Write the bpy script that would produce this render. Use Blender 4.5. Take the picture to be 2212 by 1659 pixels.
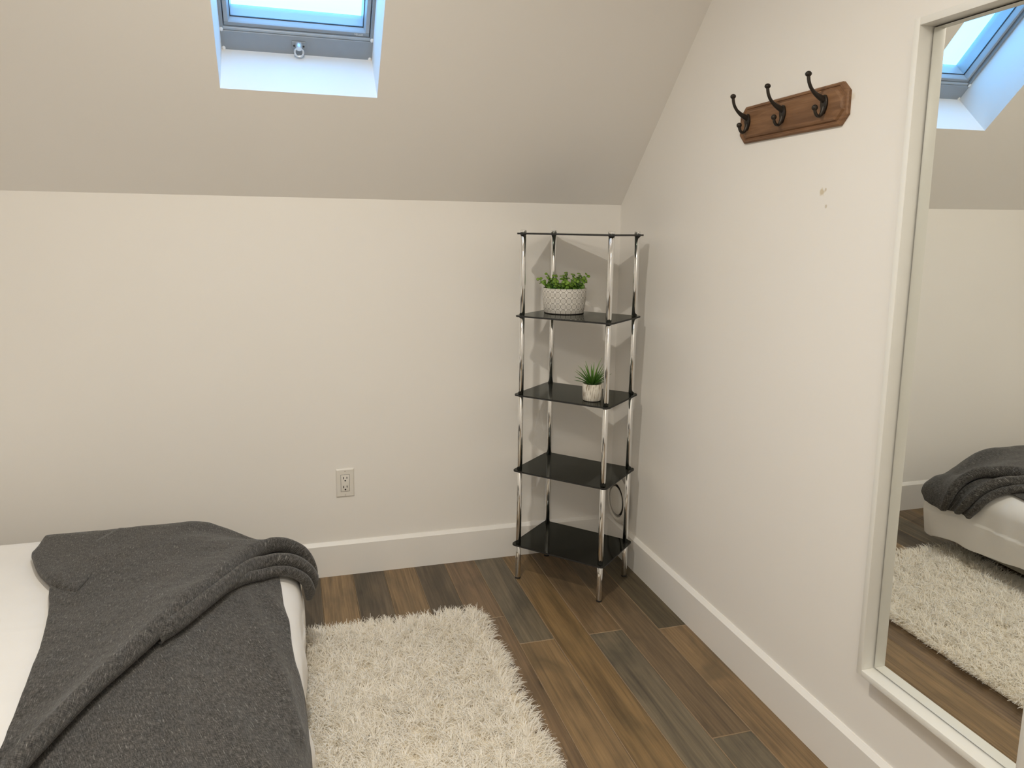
import bpy, bmesh, math, random
import numpy as np
from mathutils import Matrix, Vector

random.seed(7); rng = np.random.default_rng(7)
SC = bpy.context.scene
COL = SC.collection
for o in list(bpy.data.objects): bpy.data.objects.remove(o)

# ------------------------------------------------------------------ camera, world, exposure
F_PX = 1620.07
cam_d = bpy.data.cameras.new('camera'); cam = bpy.data.objects.new('camera', cam_d); COL.objects.link(cam)
cam_d.sensor_fit = 'HORIZONTAL'; cam_d.sensor_width = 36.0; cam_d.lens = F_PX / 2212 * 36
cam_d.shift_y = -80 / 2212; cam_d.clip_start = 0.02
_r = Vector((0.959003, -0.283036, 0.014294)); _u = Vector((0.031244, 0.155724, 0.987306)); _f = Vector((0.281669, 0.946383, -0.158183))
_m = Matrix((( _r.x, _u.x, -_f.x, -1.31149), (_r.y, _u.y, -_f.y, -2.8693), (_r.z, _u.z, -_f.z, 1.3692), (0, 0, 0, 1)))
cam.matrix_world = _m
SC.camera = cam

SKY_COL = (0.175, 0.50, 1.0); SKY_STR = 6.2
world = bpy.data.worlds.new('overcast_sky'); SC.world = world; world.use_nodes = True
_bg = world.node_tree.nodes['Background']; _bg.inputs[0].default_value = (*SKY_COL, 1); _bg.inputs[1].default_value = SKY_STR

LAMP_POS = (-1.36, -1.62); LAMP_COL = (1.0, 0.94, 0.82); LAMP_W = 20.5; LAMP_R = 0.034
FILL_POS = (-1.55, -3.15); FILL_W = 22.0; FILL_R = 0.28          # added fill light, unseen behind the camera, to lift the shadows
SC.view_settings.view_transform = 'Standard'; SC.view_settings.look = 'None'
SC.view_settings.gamma = 1; SC.view_settings.use_curve_mapping = False
SC.view_settings.exposure = 0.0
try:
    SC.cycles.use_denoising = True; SC.cycles.use_light_tree = False
    SC.cycles.max_bounces = 10; SC.cycles.diffuse_bounces = 6; SC.cycles.use_adaptive_sampling = True; SC.cycles.adaptive_threshold = 0.05; SC.cycles.transparent_max_bounces = 8
    SC.cycles.sample_clamp_indirect = 6.0
except Exception: pass

# ------------------------------------------------------------------ measured layout (metres; corner of back and right wall is x=0,y=0)
KNEE = 1.4628; SLOPE = 0.9945; BB_T = 0.0155; BB_H = 0.1263
XL, YF, ZC = -3.5, -3.6, 2.38
SK_X0, SK_X1, SK_T = -1.4974, -1.0201, 0.3151
SN = math.hypot(1, SLOPE)

# ------------------------------------------------------------------ node helpers
class NT:
    def __init__(s, name):
        s.m = bpy.data.materials.new(name); s.m.use_nodes = True; s.t = s.m.node_tree; s.n = s.t.nodes
        s.p = s.n['Principled BSDF']; s.out = s.n['Material Output']
    def add(s, typ, **kw):
        nd = s.n.new('ShaderNode' + typ)
        for k, v in kw.items():
            if k.startswith('i_'):
                key = k[2:]; key = int(key) if key.isdigit() else key.replace('_', ' ')
                nd.inputs[key].default_value = v
            else: setattr(nd, k, v)
        return nd
    def link(s, a, b): s.t.links.new(a, b)
    def math(s, op, a, b=None, c=None):
        nd = s.n.new('ShaderNodeMath'); nd.operation = op
        for i, v in enumerate((a, b, c)):
            if v is None: continue
            if isinstance(v, (int, float)): nd.inputs[i].default_value = v
            else: s.link(v, nd.inputs[i])
        return nd.outputs[0]
    def mix(s, fac, a, b, blend='MIX'):
        nd = s.n.new('ShaderNodeMix'); nd.data_type = 'RGBA'; nd.blend_type = blend
        for i, v in ((0, fac), (6, a), (7, b)):
            if isinstance(v, (int, float)): nd.inputs[i].default_value = v
            elif isinstance(v, tuple): nd.inputs[i].default_value = (*v[:3], 1)
            else: s.link(v, nd.inputs[i])
        return nd.outputs[2]
    def ramp(s, fac, stops):
        nd = s.n.new('ShaderNodeValToRGB'); e = nd.color_ramp.elements
        while len(e) < len(stops): e.new(0.5)
        for el, (pos, c) in zip(e, stops):
            el.position = pos; el.color = (*c, 1) if isinstance(c, tuple) else (c, c, c, 1)
        s.link(fac, nd.inputs[0]); return nd.outputs[0]
    def mapped(s, out='Object', scale=(1, 1, 1), rot=(0, 0, 0), loc=None):
        tc = s.n.new('ShaderNodeTexCoord'); mp = s.n.new('ShaderNodeMapping')
        mp.inputs['Scale'].default_value = scale; mp.inputs['Rotation'].default_value = rot
        if loc: mp.inputs['Location'].default_value = loc
        s.link(tc.outputs[out], mp.inputs[0]); return mp.outputs[0]
    def noise(s, vec, scale=5, detail=3, rough=.5, dist=0):
        nd = s.n.new('ShaderNodeTexNoise'); nd.inputs['Scale'].default_value = scale
        nd.inputs['Detail'].default_value = detail; nd.inputs['Roughness'].default_value = rough; nd.inputs['Distortion'].default_value = dist
        if vec is not None: s.link(vec, nd.inputs['Vector'])
        return nd.outputs[0]
    def bump(s, h, strength=.2, dist=.002):
        nd = s.n.new('ShaderNodeBump'); nd.inputs['Strength'].default_value = strength; nd.inputs['Distance'].default_value = dist
        s.link(h, nd.inputs['Height']); s.link(nd.outputs[0], s.p.inputs['Normal'])
    def col(s, v):
        if isinstance(v, tuple): s.p.inputs['Base Color'].default_value = (*v[:3], 1)
        else: s.link(v, s.p.inputs['Base Color'])
    def set(s, **kw):
        for k, v in kw.items(): s.p.inputs[k.replace('_', ' ')].default_value = v

def simple(name, col, rough=.5, metal=0, var=.06, vscale=30, spec=.5, bump=0):
    t = NT(name); n = t.noise(t.mapped(), vscale, 3)
    a = tuple(max(0, c * (1 - var)) for c in col); b = tuple(min(1, c * (1 + var)) for c in col)
    t.col(t.mix(n, a, b)); t.set(Roughness=rough, Metallic=metal); t.p.inputs['Specular IOR Level'].default_value = spec
    if bump: t.bump(n, bump, .001)
    return t.m

# ------------------------------------------------------------------ materials
WALL_RGB = (0.86, 0.835, 0.80)
def wall_material(name, spots=()):
    t = NT(name); vec = t.mapped('Object')
    n1 = t.noise(vec, 1.6, 1)
    c = t.mix(n1, tuple(v * .975 for v in WALL_RGB), tuple(v * 1.015 for v in WALL_RGB))
    geo = t.n.new('ShaderNodeNewGeometry'); wn = t.math('SUBTRACT', t.noise(geo.outputs['Position'], 90, 1), .5) if spots else None
    for (pos, r, colr, amt) in spots:      # old stains and scuffs on the paint
        d = t.n.new('ShaderNodeVectorMath'); d.operation = 'DISTANCE'; t.link(geo.outputs['Position'], d.inputs[0]); d.inputs[1].default_value = pos
        wob = t.math('ADD', d.outputs['Value'], t.math('MULTIPLY', wn, r * 1.1))
        mr = t.n.new('ShaderNodeMapRange'); mr.interpolation_type = 'SMOOTHSTEP'; t.link(wob, mr.inputs[0])
        mr.inputs[1].default_value = r; mr.inputs[2].default_value = r * .35; mr.inputs[3].default_value = 0; mr.inputs[4].default_value = amt
        c = t.mix(mr.outputs[0], c, colr)
    t.col(c); t.set(Roughness=.62); t.p.inputs['Specular IOR Level'].default_value = .25
    return t.m
M = {}
M['wall'] = wall_material('painted_wall')
M['wall_right'] = wall_material('painted_wall_stained', [((0, -1.219, 1.467), .012, (.60, .50, .33), .75), ((0, -1.232, 1.474), .005, (.55, .46, .33), .7),
    ((0, -1.238, 1.432), .006, (.55, .48, .37), .7), ((0, -1.301, 1.69), .013, (.72, .64, .50), .5)])
M['trim'] = simple('white_trim_paint', (.87, .85, .82), .38, var=.02, vscale=8)
M['skyframe'] = simple('grey_lacquered_sash', (.29, .315, .335), .4, var=.06, vscale=25)
M['skyframe_light'] = simple('pale_lacquered_sash', (.40, .43, .45), .35, var=.05, vscale=25)
M['rubber'] = simple('black_rubber', (.02, .02, .02), .6)
M['plastic'] = simple('white_plastic', (.78, .75, .70), .3, var=.015)
M['slot'] = simple('dark_slot', (.02, .017, .014), .7)
M['metalscrew'] = simple('painted_screw', (.62, .59, .54), .35, .3)
M['handle'] = simple('pale_metal_handle', (.72, .75, .78), .25, .6)
M['black_iron'] = simple('dark_bronze_iron', (.035, .028, .022), .42, .55, var=.3, vscale=60, bump=.15)
M['frame_white'] = simple('white_lacquer_frame', (.80, .79, .75), .35, var=.015)
M['duvet'] = None

t = NT('chrome_tube'); n = t.noise(t.mapped(scale=(40, 40, 4)), 3, 2)
t.col(t.mix(n, (.80, .80, .80), (.87, .87, .87))); t.set(Metallic=1.0, Roughness=.10); M['chrome'] = t.m
t = NT('mirror_silver'); n = t.noise(t.mapped(), 4, 2)
t.col(t.mix(n, (.86, .87, .845), (.875, .885, .86))); t.set(Metallic=1.0, Roughness=.004); M['mirror'] = t.m

def thin_fresnel(t):
    geo = t.add('NewGeometry'); dt = t.add('VectorMath', operation='DOT_PRODUCT'); t.link(geo.outputs['Normal'], dt.inputs[0]); t.link(geo.outputs['Incoming'], dt.inputs[1])
    return t.math('ADD', .042, t.math('MULTIPLY', t.math('POWER', t.math('SUBTRACT', 1.0, t.math('ABSOLUTE', dt.outputs['Value'])), 5.0), .95))
# smoked glass: dark tint seen through plus a clear surface reflection
t = NT('smoked_black_glass')
tr = t.add('BsdfTransparent'); n = t.noise(t.mapped(), 12, 2)
t.link(t.mix(n, (.13, .145, .13), (.16, .175, .16)), tr.inputs[0])
gl = t.add('BsdfGlossy'); gl.inputs['Roughness'].default_value = .015; gl.inputs[0].default_value = (.7, .72, .7, 1)
ms = t.add('MixShader'); t.link(thin_fresnel(t), ms.inputs[0]); t.link(tr.outputs[0], ms.inputs[1]); t.link(gl.outputs[0], ms.inputs[2])
t.link(ms.outputs[0], t.out.inputs[0]); M['smoked'] = t.m
t = NT('clear_pane')
tr = t.add('BsdfTransparent'); n = t.noise(t.mapped(), 3, 2); t.link(t.mix(n, (.93, .96, .97), (.96, .98, .98)), tr.inputs[0])
gl = t.add('BsdfGlossy'); gl.inputs['Roughness'].default_value = .01
ms = t.add('MixShader'); t.link(thin_fresnel(t), ms.inputs[0]); t.link(tr.outputs[0], ms.inputs[1]); t.link(gl.outputs[0], ms.inputs[2])
t.link(ms.outputs[0], t.out.inputs[0]); M['pane'] = t.m

# floor planks: tint comes from the plank itself, grain from noise
t = NT('oak_plank')
oi = t.add('ObjectInfo'); at = t.add('Attribute', attribute_type='OBJECT', attribute_name='tint')
tc = t.add('TexCoord'); off = t.add('CombineXYZ'); r100 = t.math('MULTIPLY', oi.outputs['Random'], 90.0)
t.link(r100, off.inputs[0]); t.link(r100, off.inputs[1]); t.link(r100, off.inputs[2])
va = t.add('VectorMath', operation='ADD'); t.link(tc.outputs['Object'], va.inputs[0]); t.link(off.outputs[0], va.inputs[1])
def pm(sc):
    mp = t.add('Mapping'); mp.inputs['Scale'].default_value = sc; t.link(va.outputs[0], mp.inputs[0]); return mp.outputs[0]
g1 = t.noise(pm((120, 3.2, 10)), 1.0, 5, .6, .5)          # fine grain
g2 = t.noise(pm((14, 2.0, 4)), 1.0, 4, .6, 1.2)           # cathedral and blotch
g3 = t.noise(pm((7, 3.0, 3)), 1.0, 3, .55, .6)            # smoke patches
gr = t.math('ADD', t.math('MULTIPLY', g1, .55), t.math('MULTIPLY', g2, .45))
dark = t.mix(1.0, at.outputs['Color'], (.42, .42, .44), 'MULTIPLY'); lite = t.mix(1.0, at.outputs['Color'], (1.55, 1.50, 1.38), 'MULTIPLY')
c = t.mix(t.ramp(gr, [(.30, 0.0), (.72, 1.0)]), dark, lite)
c = t.mix(t.ramp(g3, [(.52, 0.0), (.72, .62)]), c, t.mix(1.0, at.outputs['Color'], (.42, .46, .48), 'MULTIPLY'))
kv = t.add('TexVoronoi', feature='F1'); kv.inputs['Scale'].default_value = 1.0; t.link(pm((7, 2.2, 2)), kv.inputs['Vector'])
c = t.mix(t.ramp(kv.outputs['Distance'], [(.035, .85), (.085, 0.0)]), c, (.025, .018, .012))
t.col(c); t.set(Roughness=.40); t.p.inputs['Specular IOR Level'].default_value = .38
t.link(t.ramp(g1, [(.3, .46), (.7, .34)]), t.p.inputs['Roughness']); t.bump(g1, .12, .0008); M['plank'] = t.m
M['plank_edge'] = simple('raw_oak_edge', (.30, .215, .13), .6, var=.25, vscale=80)
M['subfloor'] = simple('floor_joint', (.10, .07, .04), .8)

# carved wood of the coat rack
t = NT('brown_stained_wood')
g1 = t.noise(t.mapped(scale=(60, 4, 60)), 1.6, 5, .6, .8); g2 = t.noise(t.mapped(scale=(20, 3, 20)), 1.2, 3)
c = t.mix(t.ramp(g1, [(.3, 0.0), (.7, 1.0)]), (.150, .070, .030), (.285, .150, .072))
c = t.mix(t.ramp(g2, [(.45, 0.0), (.75, .6)]), c, (.11, .052, .024)); t.col(c); t.set(Roughness=.55); t.bump(g1, .15, .001); M['brown_wood'] = t.m

# white cotton
t = NT('white_cotton'); n = t.noise(t.mapped(), 7, 4, .6); n2 = t.noise(t.mapped(), 22, 3)
t.col(t.mix(n, (.80, .785, .765), (.85, .835, .815))); t.set(Roughness=.85); t.p.inputs['Specular IOR Level'].default_value = .15
t.p.inputs['Sheen Weight'].default_value = .1; t.bump(t.math('ADD', n, t.math('MULTIPLY', n2, .3)), .35, .006); M['duvet'] = t.m

# woven grey throw: heathered threads in two directions (UV is the cloth lying flat, in metres)
t = NT('grey_heather_weave')
def uvm(sc, rz): return t.mapped('UV', sc, (0, 0, rz))
warp = t.noise(uvm((520, 75, 1), .10), 1, 2, .6); weft = t.noise(uvm((75, 520, 1), .10), 1, 2, .6)
fleck = t.noise(uvm((430, 42, 1), .10), 1, 1, .5); fleck2 = t.noise(uvm((50, 420, 1), .10), 1, 1, .5); blot = t.noise(uvm((9, 5, 1), .1), 1, 3); hue = t.noise(uvm((60, 30, 1), .1), 1, 2)
w = t.math('ADD', t.math('MULTIPLY', warp, .55), t.math('MULTIPLY', weft, .45))
c = t.ramp(w, [(.36, (.016, .015, .014)), (.50, (.058, .053, .049)), (.64, (.135, .123, .113))])
c = t.mix(t.ramp(fleck, [(.65, 0.0), (.75, .65)]), c, (.30, .285, .265)); c = t.mix(t.ramp(fleck2, [(.64, 0.0), (.74, .55)]), c, (.022, .020, .018))
c = t.mix(t.math('MULTIPLY', hue, .35), c, t.mix(1.0, c, (.80, 1.0, 1.12), 'MULTIPLY'))
c = t.mix(t.ramp(blot, [(.35, 0.0), (.7, .30)]), c, t.mix(1.0, c, (1.25, 1.15, 1.05), 'MULTIPLY'))
t.col(c); t.set(Roughness=.95); t.p.inputs['Specular IOR Level'].default_value = .1
t.p.inputs['Sheen Weight'].default_value = .15; t.p.inputs['Sheen Roughness'].default_value = .6
t.bump(w, .45, .0015); M['throw'] = t.m

M['bed_base'] = simple('grey_bed_base_fabric', (.22, .205, .17), .9, var=.15, vscale=200, bump=.2)
M['bed_leg'] = simple('black_bed_leg', (.02, .02, .02), .5)
t = NT('ivory_shag'); oi = t.add('Attribute', attribute_type='GEOMETRY', attribute_name='tone')
t.col(t.mix(oi.outputs['Fac'], (.92, .87, .77), (.99, .965, .915))); cs = t.p.inputs['Base Color'].links[0].from_socket
df = t.add('BsdfDiffuse'); tl_ = t.add('BsdfTranslucent'); t.link(cs, df.inputs[0]); t.link(cs, tl_.inputs[0]); ms = t.add('MixShader'); ms.inputs[0].default_value = .42
t.link(df.outputs[0], ms.inputs[1]); t.link(tl_.outputs[0], ms.inputs[2]); t.link(ms.outputs[0], t.out.inputs[0]); M['shag'] = t.m
M['rug_base'] = simple('ivory_rug_backing', (.80, .73, .60), .95, var=.15, vscale=120)

def leaf_mat(name, a, b, sc=60):
    t = NT(name); n = t.noise(t.mapped(), sc, 3); at = t.add('Attribute', attribute_type='GEOMETRY', attribute_name='tone')
    c = t.mix(at.outputs['Fac'], a, b); t.col(t.mix(t.math('MULTIPLY', n, .35), c, tuple(v * .5 for v in a))); t.set(Roughness=.42)
    t.p.inputs['Specular IOR Level'].default_value = .4; return t.m
M['leaf_round'] = leaf_mat('jade_leaf', (.020, .105, .014), (.24, .40, .045))
M['leaf_blade'] = leaf_mat('spiky_leaf', (.018, .095, .012), (.22, .44, .05))
M['soil'] = simple('dark_soil', (.03, .022, .015), .95, var=.5, vscale=150, bump=.6)
M['gravel'] = simple('pale_gravel', (.42, .38, .30), .9, var=.5, vscale=160, bump=.6)

# glazed pot pressed with octagons and four-pointed stars
t = NT('pressed_star_glaze')
tc = t.add('TexCoord'); sp = t.add('SeparateXYZ'); t.link(tc.outputs['Object'], sp.inputs[0])
ang = t.math('ARCTAN2', sp.outputs[1], sp.outputs[0])
N_CELL = 24; CELL = 2 * math.pi * .083 / N_CELL
fu = t.math('SUBTRACT', t.math('FRACT', t.math('MULTIPLY', t.math('ADD', ang, math.pi), N_CELL / (2 * math.pi))), .5)
fv = t.math('SUBTRACT', t.math('FRACT', t.math('ADD', t.math('DIVIDE', sp.outputs[2], CELL), .12)), .5)
au = t.math('ABSOLUTE', fu); av = t.math('ABSOLUTE', fv)
octd = t.math('MAXIMUM', t.math('MAXIMUM', au, av), t.math('MULTIPLY', t.math('ADD', au, av), .7071))
g_o = t.math('ABSOLUTE', t.math('SUBTRACT', octd, .44)); groove = t.math('SUBTRACT', 1.0, t.math('MINIMUM', t.math('DIVIDE', g_o, .05), 1.0))
# star at the cell corners: thin lines that radiate towards the corners
cu = t.math('SUBTRACT', .5, au); cv = t.math('SUBTRACT', .5, av)
star = t.math('SUBTRACT', 1.0, t.math('MINIMUM', t.math('DIVIDE', t.math('MINIMUM', cu, cv), .035), 1.0))
star = t.math('MULTIPLY', star, t.math('GREATER_THAN', t.math('MAXIMUM', cu, cv), .20))
lines = t.math('MAXIMUM', groove, t.math('MULTIPLY', star, .8))
dish = t.ramp(octd, [(.26, 1.0), (.36, 0.0)])
smear = t.noise(tc.outputs['Object'], 55, 4, .6)
c = t.mix(t.math('MULTIPLY', dish, t.math('MULTIPLY', smear, .75)), (.82, .79, .74), (.40, .37, .32))
c = t.mix(t.math('MULTIPLY', lines, .95), c, (.13, .105, .075)); t.col(c); t.set(Roughness=.55)
t.bump(t.math('SUBTRACT', t.math('MULTIPLY', dish, -.5), lines), .5, .0015); M['pot_star'] = t.m
# small pot scratched with upright lines
t = NT('scratched_line_glaze')
tc = t.add('TexCoord'); sp = t.add('SeparateXYZ'); t.link(tc.outputs['Object'], sp.inputs[0])
ang = t.math('ARCTAN2', sp.outputs[1], sp.outputs[0]); cb = t.add('CombineXYZ')
t.link(t.math('MULTIPLY', ang, 15.0), cb.inputs[0]); t.link(t.math('MULTIPLY', sp.outputs[2], 26.0), cb.inputs[1])
n = t.noise(cb.outputs[0], 1.0, 2, .6)
ln = t.ramp(n, [(.40, 1.0), (.50, 0.0), (.60, .0)])
c = t.mix(ln, (.78, .74, .66), (.22, .165, .10)); t.col(c); t.set(Roughness=.6); t.bump(n, .4, .001); M['pot_line'] = t.m


# ------------------------------------------------------------------ mesh helpers
def mesh_obj(name, verts, faces, mat, parent=None, smooth=False, loc=None):
    me = bpy.data.meshes.new(name); me.from_pydata([tuple(v) for v in verts], [], faces); me.update()
    if smooth:
        for pl in me.polygons: pl.use_smooth = True
    o = bpy.data.objects.new(name, me); COL.objects.link(o)
    for mm in (mat if isinstance(mat, (list, tuple)) else [mat]): me.materials.append(mm)
    if parent: o.parent = parent
    if loc: o.location = loc
    return o
def bm_obj(name, bm, mat, parent=None, smooth=None, loc=None):
    me = bpy.data.meshes.new(name); bmesh.ops.recalc_face_normals(bm, faces=bm.faces); bm.to_mesh(me); bm.free()
    if smooth is not None:
        for pl in me.polygons: pl.use_smooth = True
        if smooth > 0:
            try: me.set_sharp_from_angle(angle=math.radians(smooth))
            except Exception: pass
    o = bpy.data.objects.new(name, me); COL.objects.link(o)
    for mm in (mat if isinstance(mat, (list, tuple)) else [mat]): me.materials.append(mm)
    if parent: o.parent = parent
    if loc: o.location = loc
    return o
def add_box(bm, lo, hi, bevel=0, seg=2, mi=0):
    c = [(a + b) / 2 for a, b in zip(lo, hi)]; s = [abs(b - a) for a, b in zip(lo, hi)]
    r = bmesh.ops.create_cube(bm, size=1, matrix=Matrix.Translation(c) @ Matrix.Diagonal((*s, 1)))
    fs = {f for v in r['verts'] for f in v.link_faces}
    if bevel:
        es = {e for v in r['verts'] for e in v.link_edges}
        rb = bmesh.ops.bevel(bm, geom=list(es), offset=bevel, segments=seg, affect='EDGES', profile=.5)
        fs = set(rb['faces']) | {f for f in fs if f.is_valid}
    for f in fs: f.material_index = mi
def box(name, lo, hi, mat, parent=None, bevel=0, seg=2):
    bm = bmesh.new(); add_box(bm, lo, hi, bevel, seg); return bm_obj(name, bm, mat, parent, smooth=35 if bevel else None)
def lathe(bm, prof, seg=32, cx=0, cy=0, cap=True):
    rings = []
    for r, z in prof:
        rings.append([bm.verts.new((cx + r * math.cos(2 * math.pi * i / seg), cy + r * math.sin(2 * math.pi * i / seg), z)) for i in range(seg)])
    for a, b in zip(rings, rings[1:]):
        for i in range(seg): bm.faces.new((a[i], a[(i + 1) % seg], b[(i + 1) % seg], b[i]))
    if cap: bm.faces.new(rings[0][::-1]); bm.faces.new(rings[-1])
def tube(bm, pts, rad, seg=10, cap=True):
    pts = [Vector(p) for p in pts]; rad = rad if isinstance(rad, (list, tuple)) else [rad] * len(pts)
    rings = []; up = Vector((0, 0, 1)); prev = None
    for i, p in enumerate(pts):
        d = (pts[min(i + 1, len(pts) - 1)] - pts[max(i - 1, 0)]).normalized()
        if prev is None:
            ref = up if abs(d.z) < .9 else Vector((1, 0, 0)); a = d.cross(ref).normalized()
        else: a = (prev - d * prev.dot(d)).normalized()
        prev = a; b = d.cross(a)
        rings.append([bm.verts.new(p + (a * math.cos(2 * math.pi * k / seg) + b * math.sin(2 * math.pi * k / seg)) * rad[i]) for k in range(seg)])
    for a, b in zip(rings, rings[1:]):
        for k in range(seg): bm.faces.new((a[k], a[(k + 1) % seg], b[(k + 1) % seg], b[k]))
    if cap: bm.faces.new(rings[0][::-1]); bm.faces.new(rings[-1])
def prism(name, poly, axis, lo, hi, mat, parent=None, bevel=0):
    # poly in the two other axes (in order x,y,z without axis)
    bm = bmesh.new(); A = []; B = []
    for (a, b) in poly:
        def mk(t): return {0: (t, a, b), 1: (a, t, b), 2: (a, b, t)}[axis]
        A.append(bm.verts.new(mk(lo))); B.append(bm.verts.new(mk(hi)))
    n = len(poly); bm.faces.new(A); bm.faces.new(B[::-1])
    for i in range(n): bm.faces.new((A[i], B[i], B[(i + 1) % n], A[(i + 1) % n]))
    if bevel: bmesh.ops.bevel(bm, geom=bm.edges[:], offset=bevel, segments=2, affect='EDGES')
    return bm_obj(name, bm, mat, parent, smooth=35 if bevel else None)
def empty(name, loc=(0, 0, 0), label=None, cat=None, group=None):
    o = bpy.data.objects.new(name, None); COL.objects.link(o); o.location = loc; o.empty_display_size = .05
    return tag(o, label, cat, group)
def tag(o, label=None, cat=None, group=None, kind=None):
    if label: o['label'] = label
    if cat: o['category'] = cat
    if group: o['group'] = group
    if kind: o['kind'] = kind
    return o
def catmull(pts, n):
    P = np.array(pts, float); L = np.r_[0, np.cumsum(np.linalg.norm(np.diff(P, axis=0), axis=1))]; out = []
    for s in np.linspace(0, L[-1], n):
        i = min(max(np.searchsorted(L, s) - 1, 0), len(P) - 2); u = (s - L[i]) / max(L[i + 1] - L[i], 1e-9)
        p0 = P[max(i - 1, 0)]; p1 = P[i]; p2 = P[i + 1]; p3 = P[min(i + 2, len(P) - 1)]
        out.append(.5 * ((2 * p1) + (p2 - p0) * u + (2 * p0 - 5 * p1 + 4 * p2 - p3) * u * u + (3 * p1 - p0 - 3 * p2 + p3) * u ** 3))
    return np.array(out)

# ------------------------------------------------------------------ room shell
S = lambda o, label, cat: tag(o, label, cat, kind='structure')
floor = S(box('floor', (XL, YF, -.10), (0, 0, -.012), M['subfloor']), 'wide brown oak plank floor with mixed tan and grey boards', 'floor')
S(box('wall_back', (XL - .12, 0, -.1), (.12, .35, KNEE), M['wall']), 'low off-white knee wall under the sloped ceiling', 'wall')
yflat = -(ZC - KNEE) / SLOPE
gable = [(0.3, -.1), (0.3, KNEE - .3 * SLOPE + .6), (yflat, ZC + .3), (YF - .1, ZC + .3), (YF - .1, -.1)]
S(prism('wall_right', gable, 0, 0, .12, M['wall_right']), 'off-white gable wall on the right with coat rack and mirror', 'wall')
S(prism('wall_left', gable, 0, XL - .12, XL, M['wall']), 'plain off-white gable wall on the far left of the room', 'wall')
S(box('wall_front', (XL - .12, YF - .12, -.1), (.12, YF, ZC + .2), M['wall']), 'plain off-white wall at the camera end of the room', 'wall')

# ceiling: sloped slab with the skylight shaft cut through it, plus the flat part
WELL = 0.205; SH = .76
Vv = Vector((0, -1, SLOPE)) / SN; Wv = Vector((0, SLOPE, 1)) / SN
def sp_(u, v, w): return Vector((u, 0, KNEE)) + Vv * v + Wv * w
v0 = SK_T * SN; v1 = v0 + SH; vt = -yflat * SN
bm = bmesh.new()
def slab(u0, u1, va, vb):
    c = [bm.verts.new(sp_(u, v, w)) for w in (0, WELL) for (u, v) in ((u0, va), (u1, va), (u1, vb), (u0, vb))]
    for f in ((0, 1, 2, 3), (7, 6, 5, 4), (0, 4, 5, 1), (1, 5, 6, 2), (2, 6, 7, 3), (3, 7, 4, 0)): bm.faces.new([c[i] for i in f])
slab(XL - .1, SK_X0, -.25, vt + .15); slab(SK_X1, .1, -.25, vt + .15); slab(SK_X0, SK_X1, -.25, v0); slab(SK_X0, SK_X1, v1, vt + .15)
add_box(bm, (XL - .1, YF - .1, ZC), (.1, yflat, ZC + .15))
S(bm_obj('ceiling', bm, M['wall']), 'sloped off-white attic ceiling with a skylight shaft', 'ceiling')

# baseboards with a sloping top edge
bbp = [(0, 0), (BB_T, 0), (BB_T, BB_H), (BB_T * .25, BB_H + .012), (0, BB_H + .012)]
S(prism('baseboard_back', [(-a, b) for a, b in bbp], 0, XL, -BB_T * .2, M['trim']), 'tall white baseboard along the knee wall', 'baseboard')
S(prism('baseboard_right', [(-a, b) for a, b in bbp], 1, YF, -BB_T * .5, M['trim']), 'tall white baseboard along the right wall', 'baseboard')
S(prism('baseboard_left', [(XL + a, b) for a, b in bbp], 1, YF, -BB_T, M['trim']), 'white baseboard along the far left wall', 'baseboard')
S(prism('baseboard_front', [(YF + a, b) for a, b in bbp], 0, XL + BB_T, -BB_T, M['trim']), 'white baseboard at the camera end of the room', 'baseboard')

# floor planks, one object each
PITCH = .1232
TAN = (.235, .158, .085); GOLD = (.218, .143, .069); GREY = (.160, .132, .092); DARK = (.105, .080, .054); RED = (.195, .132, .080); MID = (.160, .113, .068); OLIVE = (.115, .090, .054)
known = {0: [(0, -.705, OLIVE), (-.705, -2.2, TAN)], 1: [(0, -1.255, MID), (-1.255, -2.6, GREY)], 2: [(0, -.675, (.185, .125, .07)), (-.675, -1.9, GREY)],
         3: [(0, -1.75, GOLD)], 4: [(0, -.670, GREY), (-.670, -2.1, TAN)], 5: [(0, -.484, RED), (-.484, -1.9, RED)], 6: [(0, -1.1, DARK)], 7: [(0, -1.6, TAN)],
         8: [(0, -.95, DARK)], 9: [(0, -1.3, TAN)], 10: [(0, -.8, DARK)]}
def plank(x1, x0, y1, y0, tint):
    w = x1 - x0; l = y1 - y0; e = .0011; b = .0016
    bm = bmesh.new()
    def ring(ix, z): return [bm.verts.new((sx * (w / 2 - ix), sy * (l / 2 - ix), z)) for sx, sy in ((-1, -1), (1, -1), (1, 1), (-1, 1))]
    A = ring(e * .5, -.012); B = ring(e * .5, -b * 1.1); C_ = ring(e * .5 + b, 0)
    for P, Q, mi in ((A, B, 1), (B, C_, 1)):
        for i in range(4):
            f = bm.faces.new((P[i], P[(i + 1) % 4], Q[(i + 1) % 4], Q[i])); f.material_index = mi
    bm.faces.new(C_)
    o = bm_obj('plank', bm, [M['plank'], M['plank_edge']], floor, loc=((x0 + x1) / 2, (y0 + y1) / 2, 0))
    o['tint'] = tuple(float(c) for c in tint); return o
tones = [TAN, GOLD, GREY, DARK, RED, MID]
ncol = int(math.ceil(-XL / PITCH))
for k in range(ncol):
    x1 = -k * PITCH; x0 = max(-(k + 1) * PITCH, XL)
    segs = list(known.get(k, [(0, -random.uniform(.5, 1.6), random.choice(tones))]))
    y = segs[-1][1]
    while y > YF:
        ny = max(y - random.uniform(1.0, 1.9), YF); ny = YF if ny < YF + .3 else ny
        segs.append((y, ny, random.choice(tones))); y = ny
    for (a, b, c) in segs:
        j = random.uniform(.93, 1.07); plank(x1, x0, a, b, [v * j for v in c])

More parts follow.
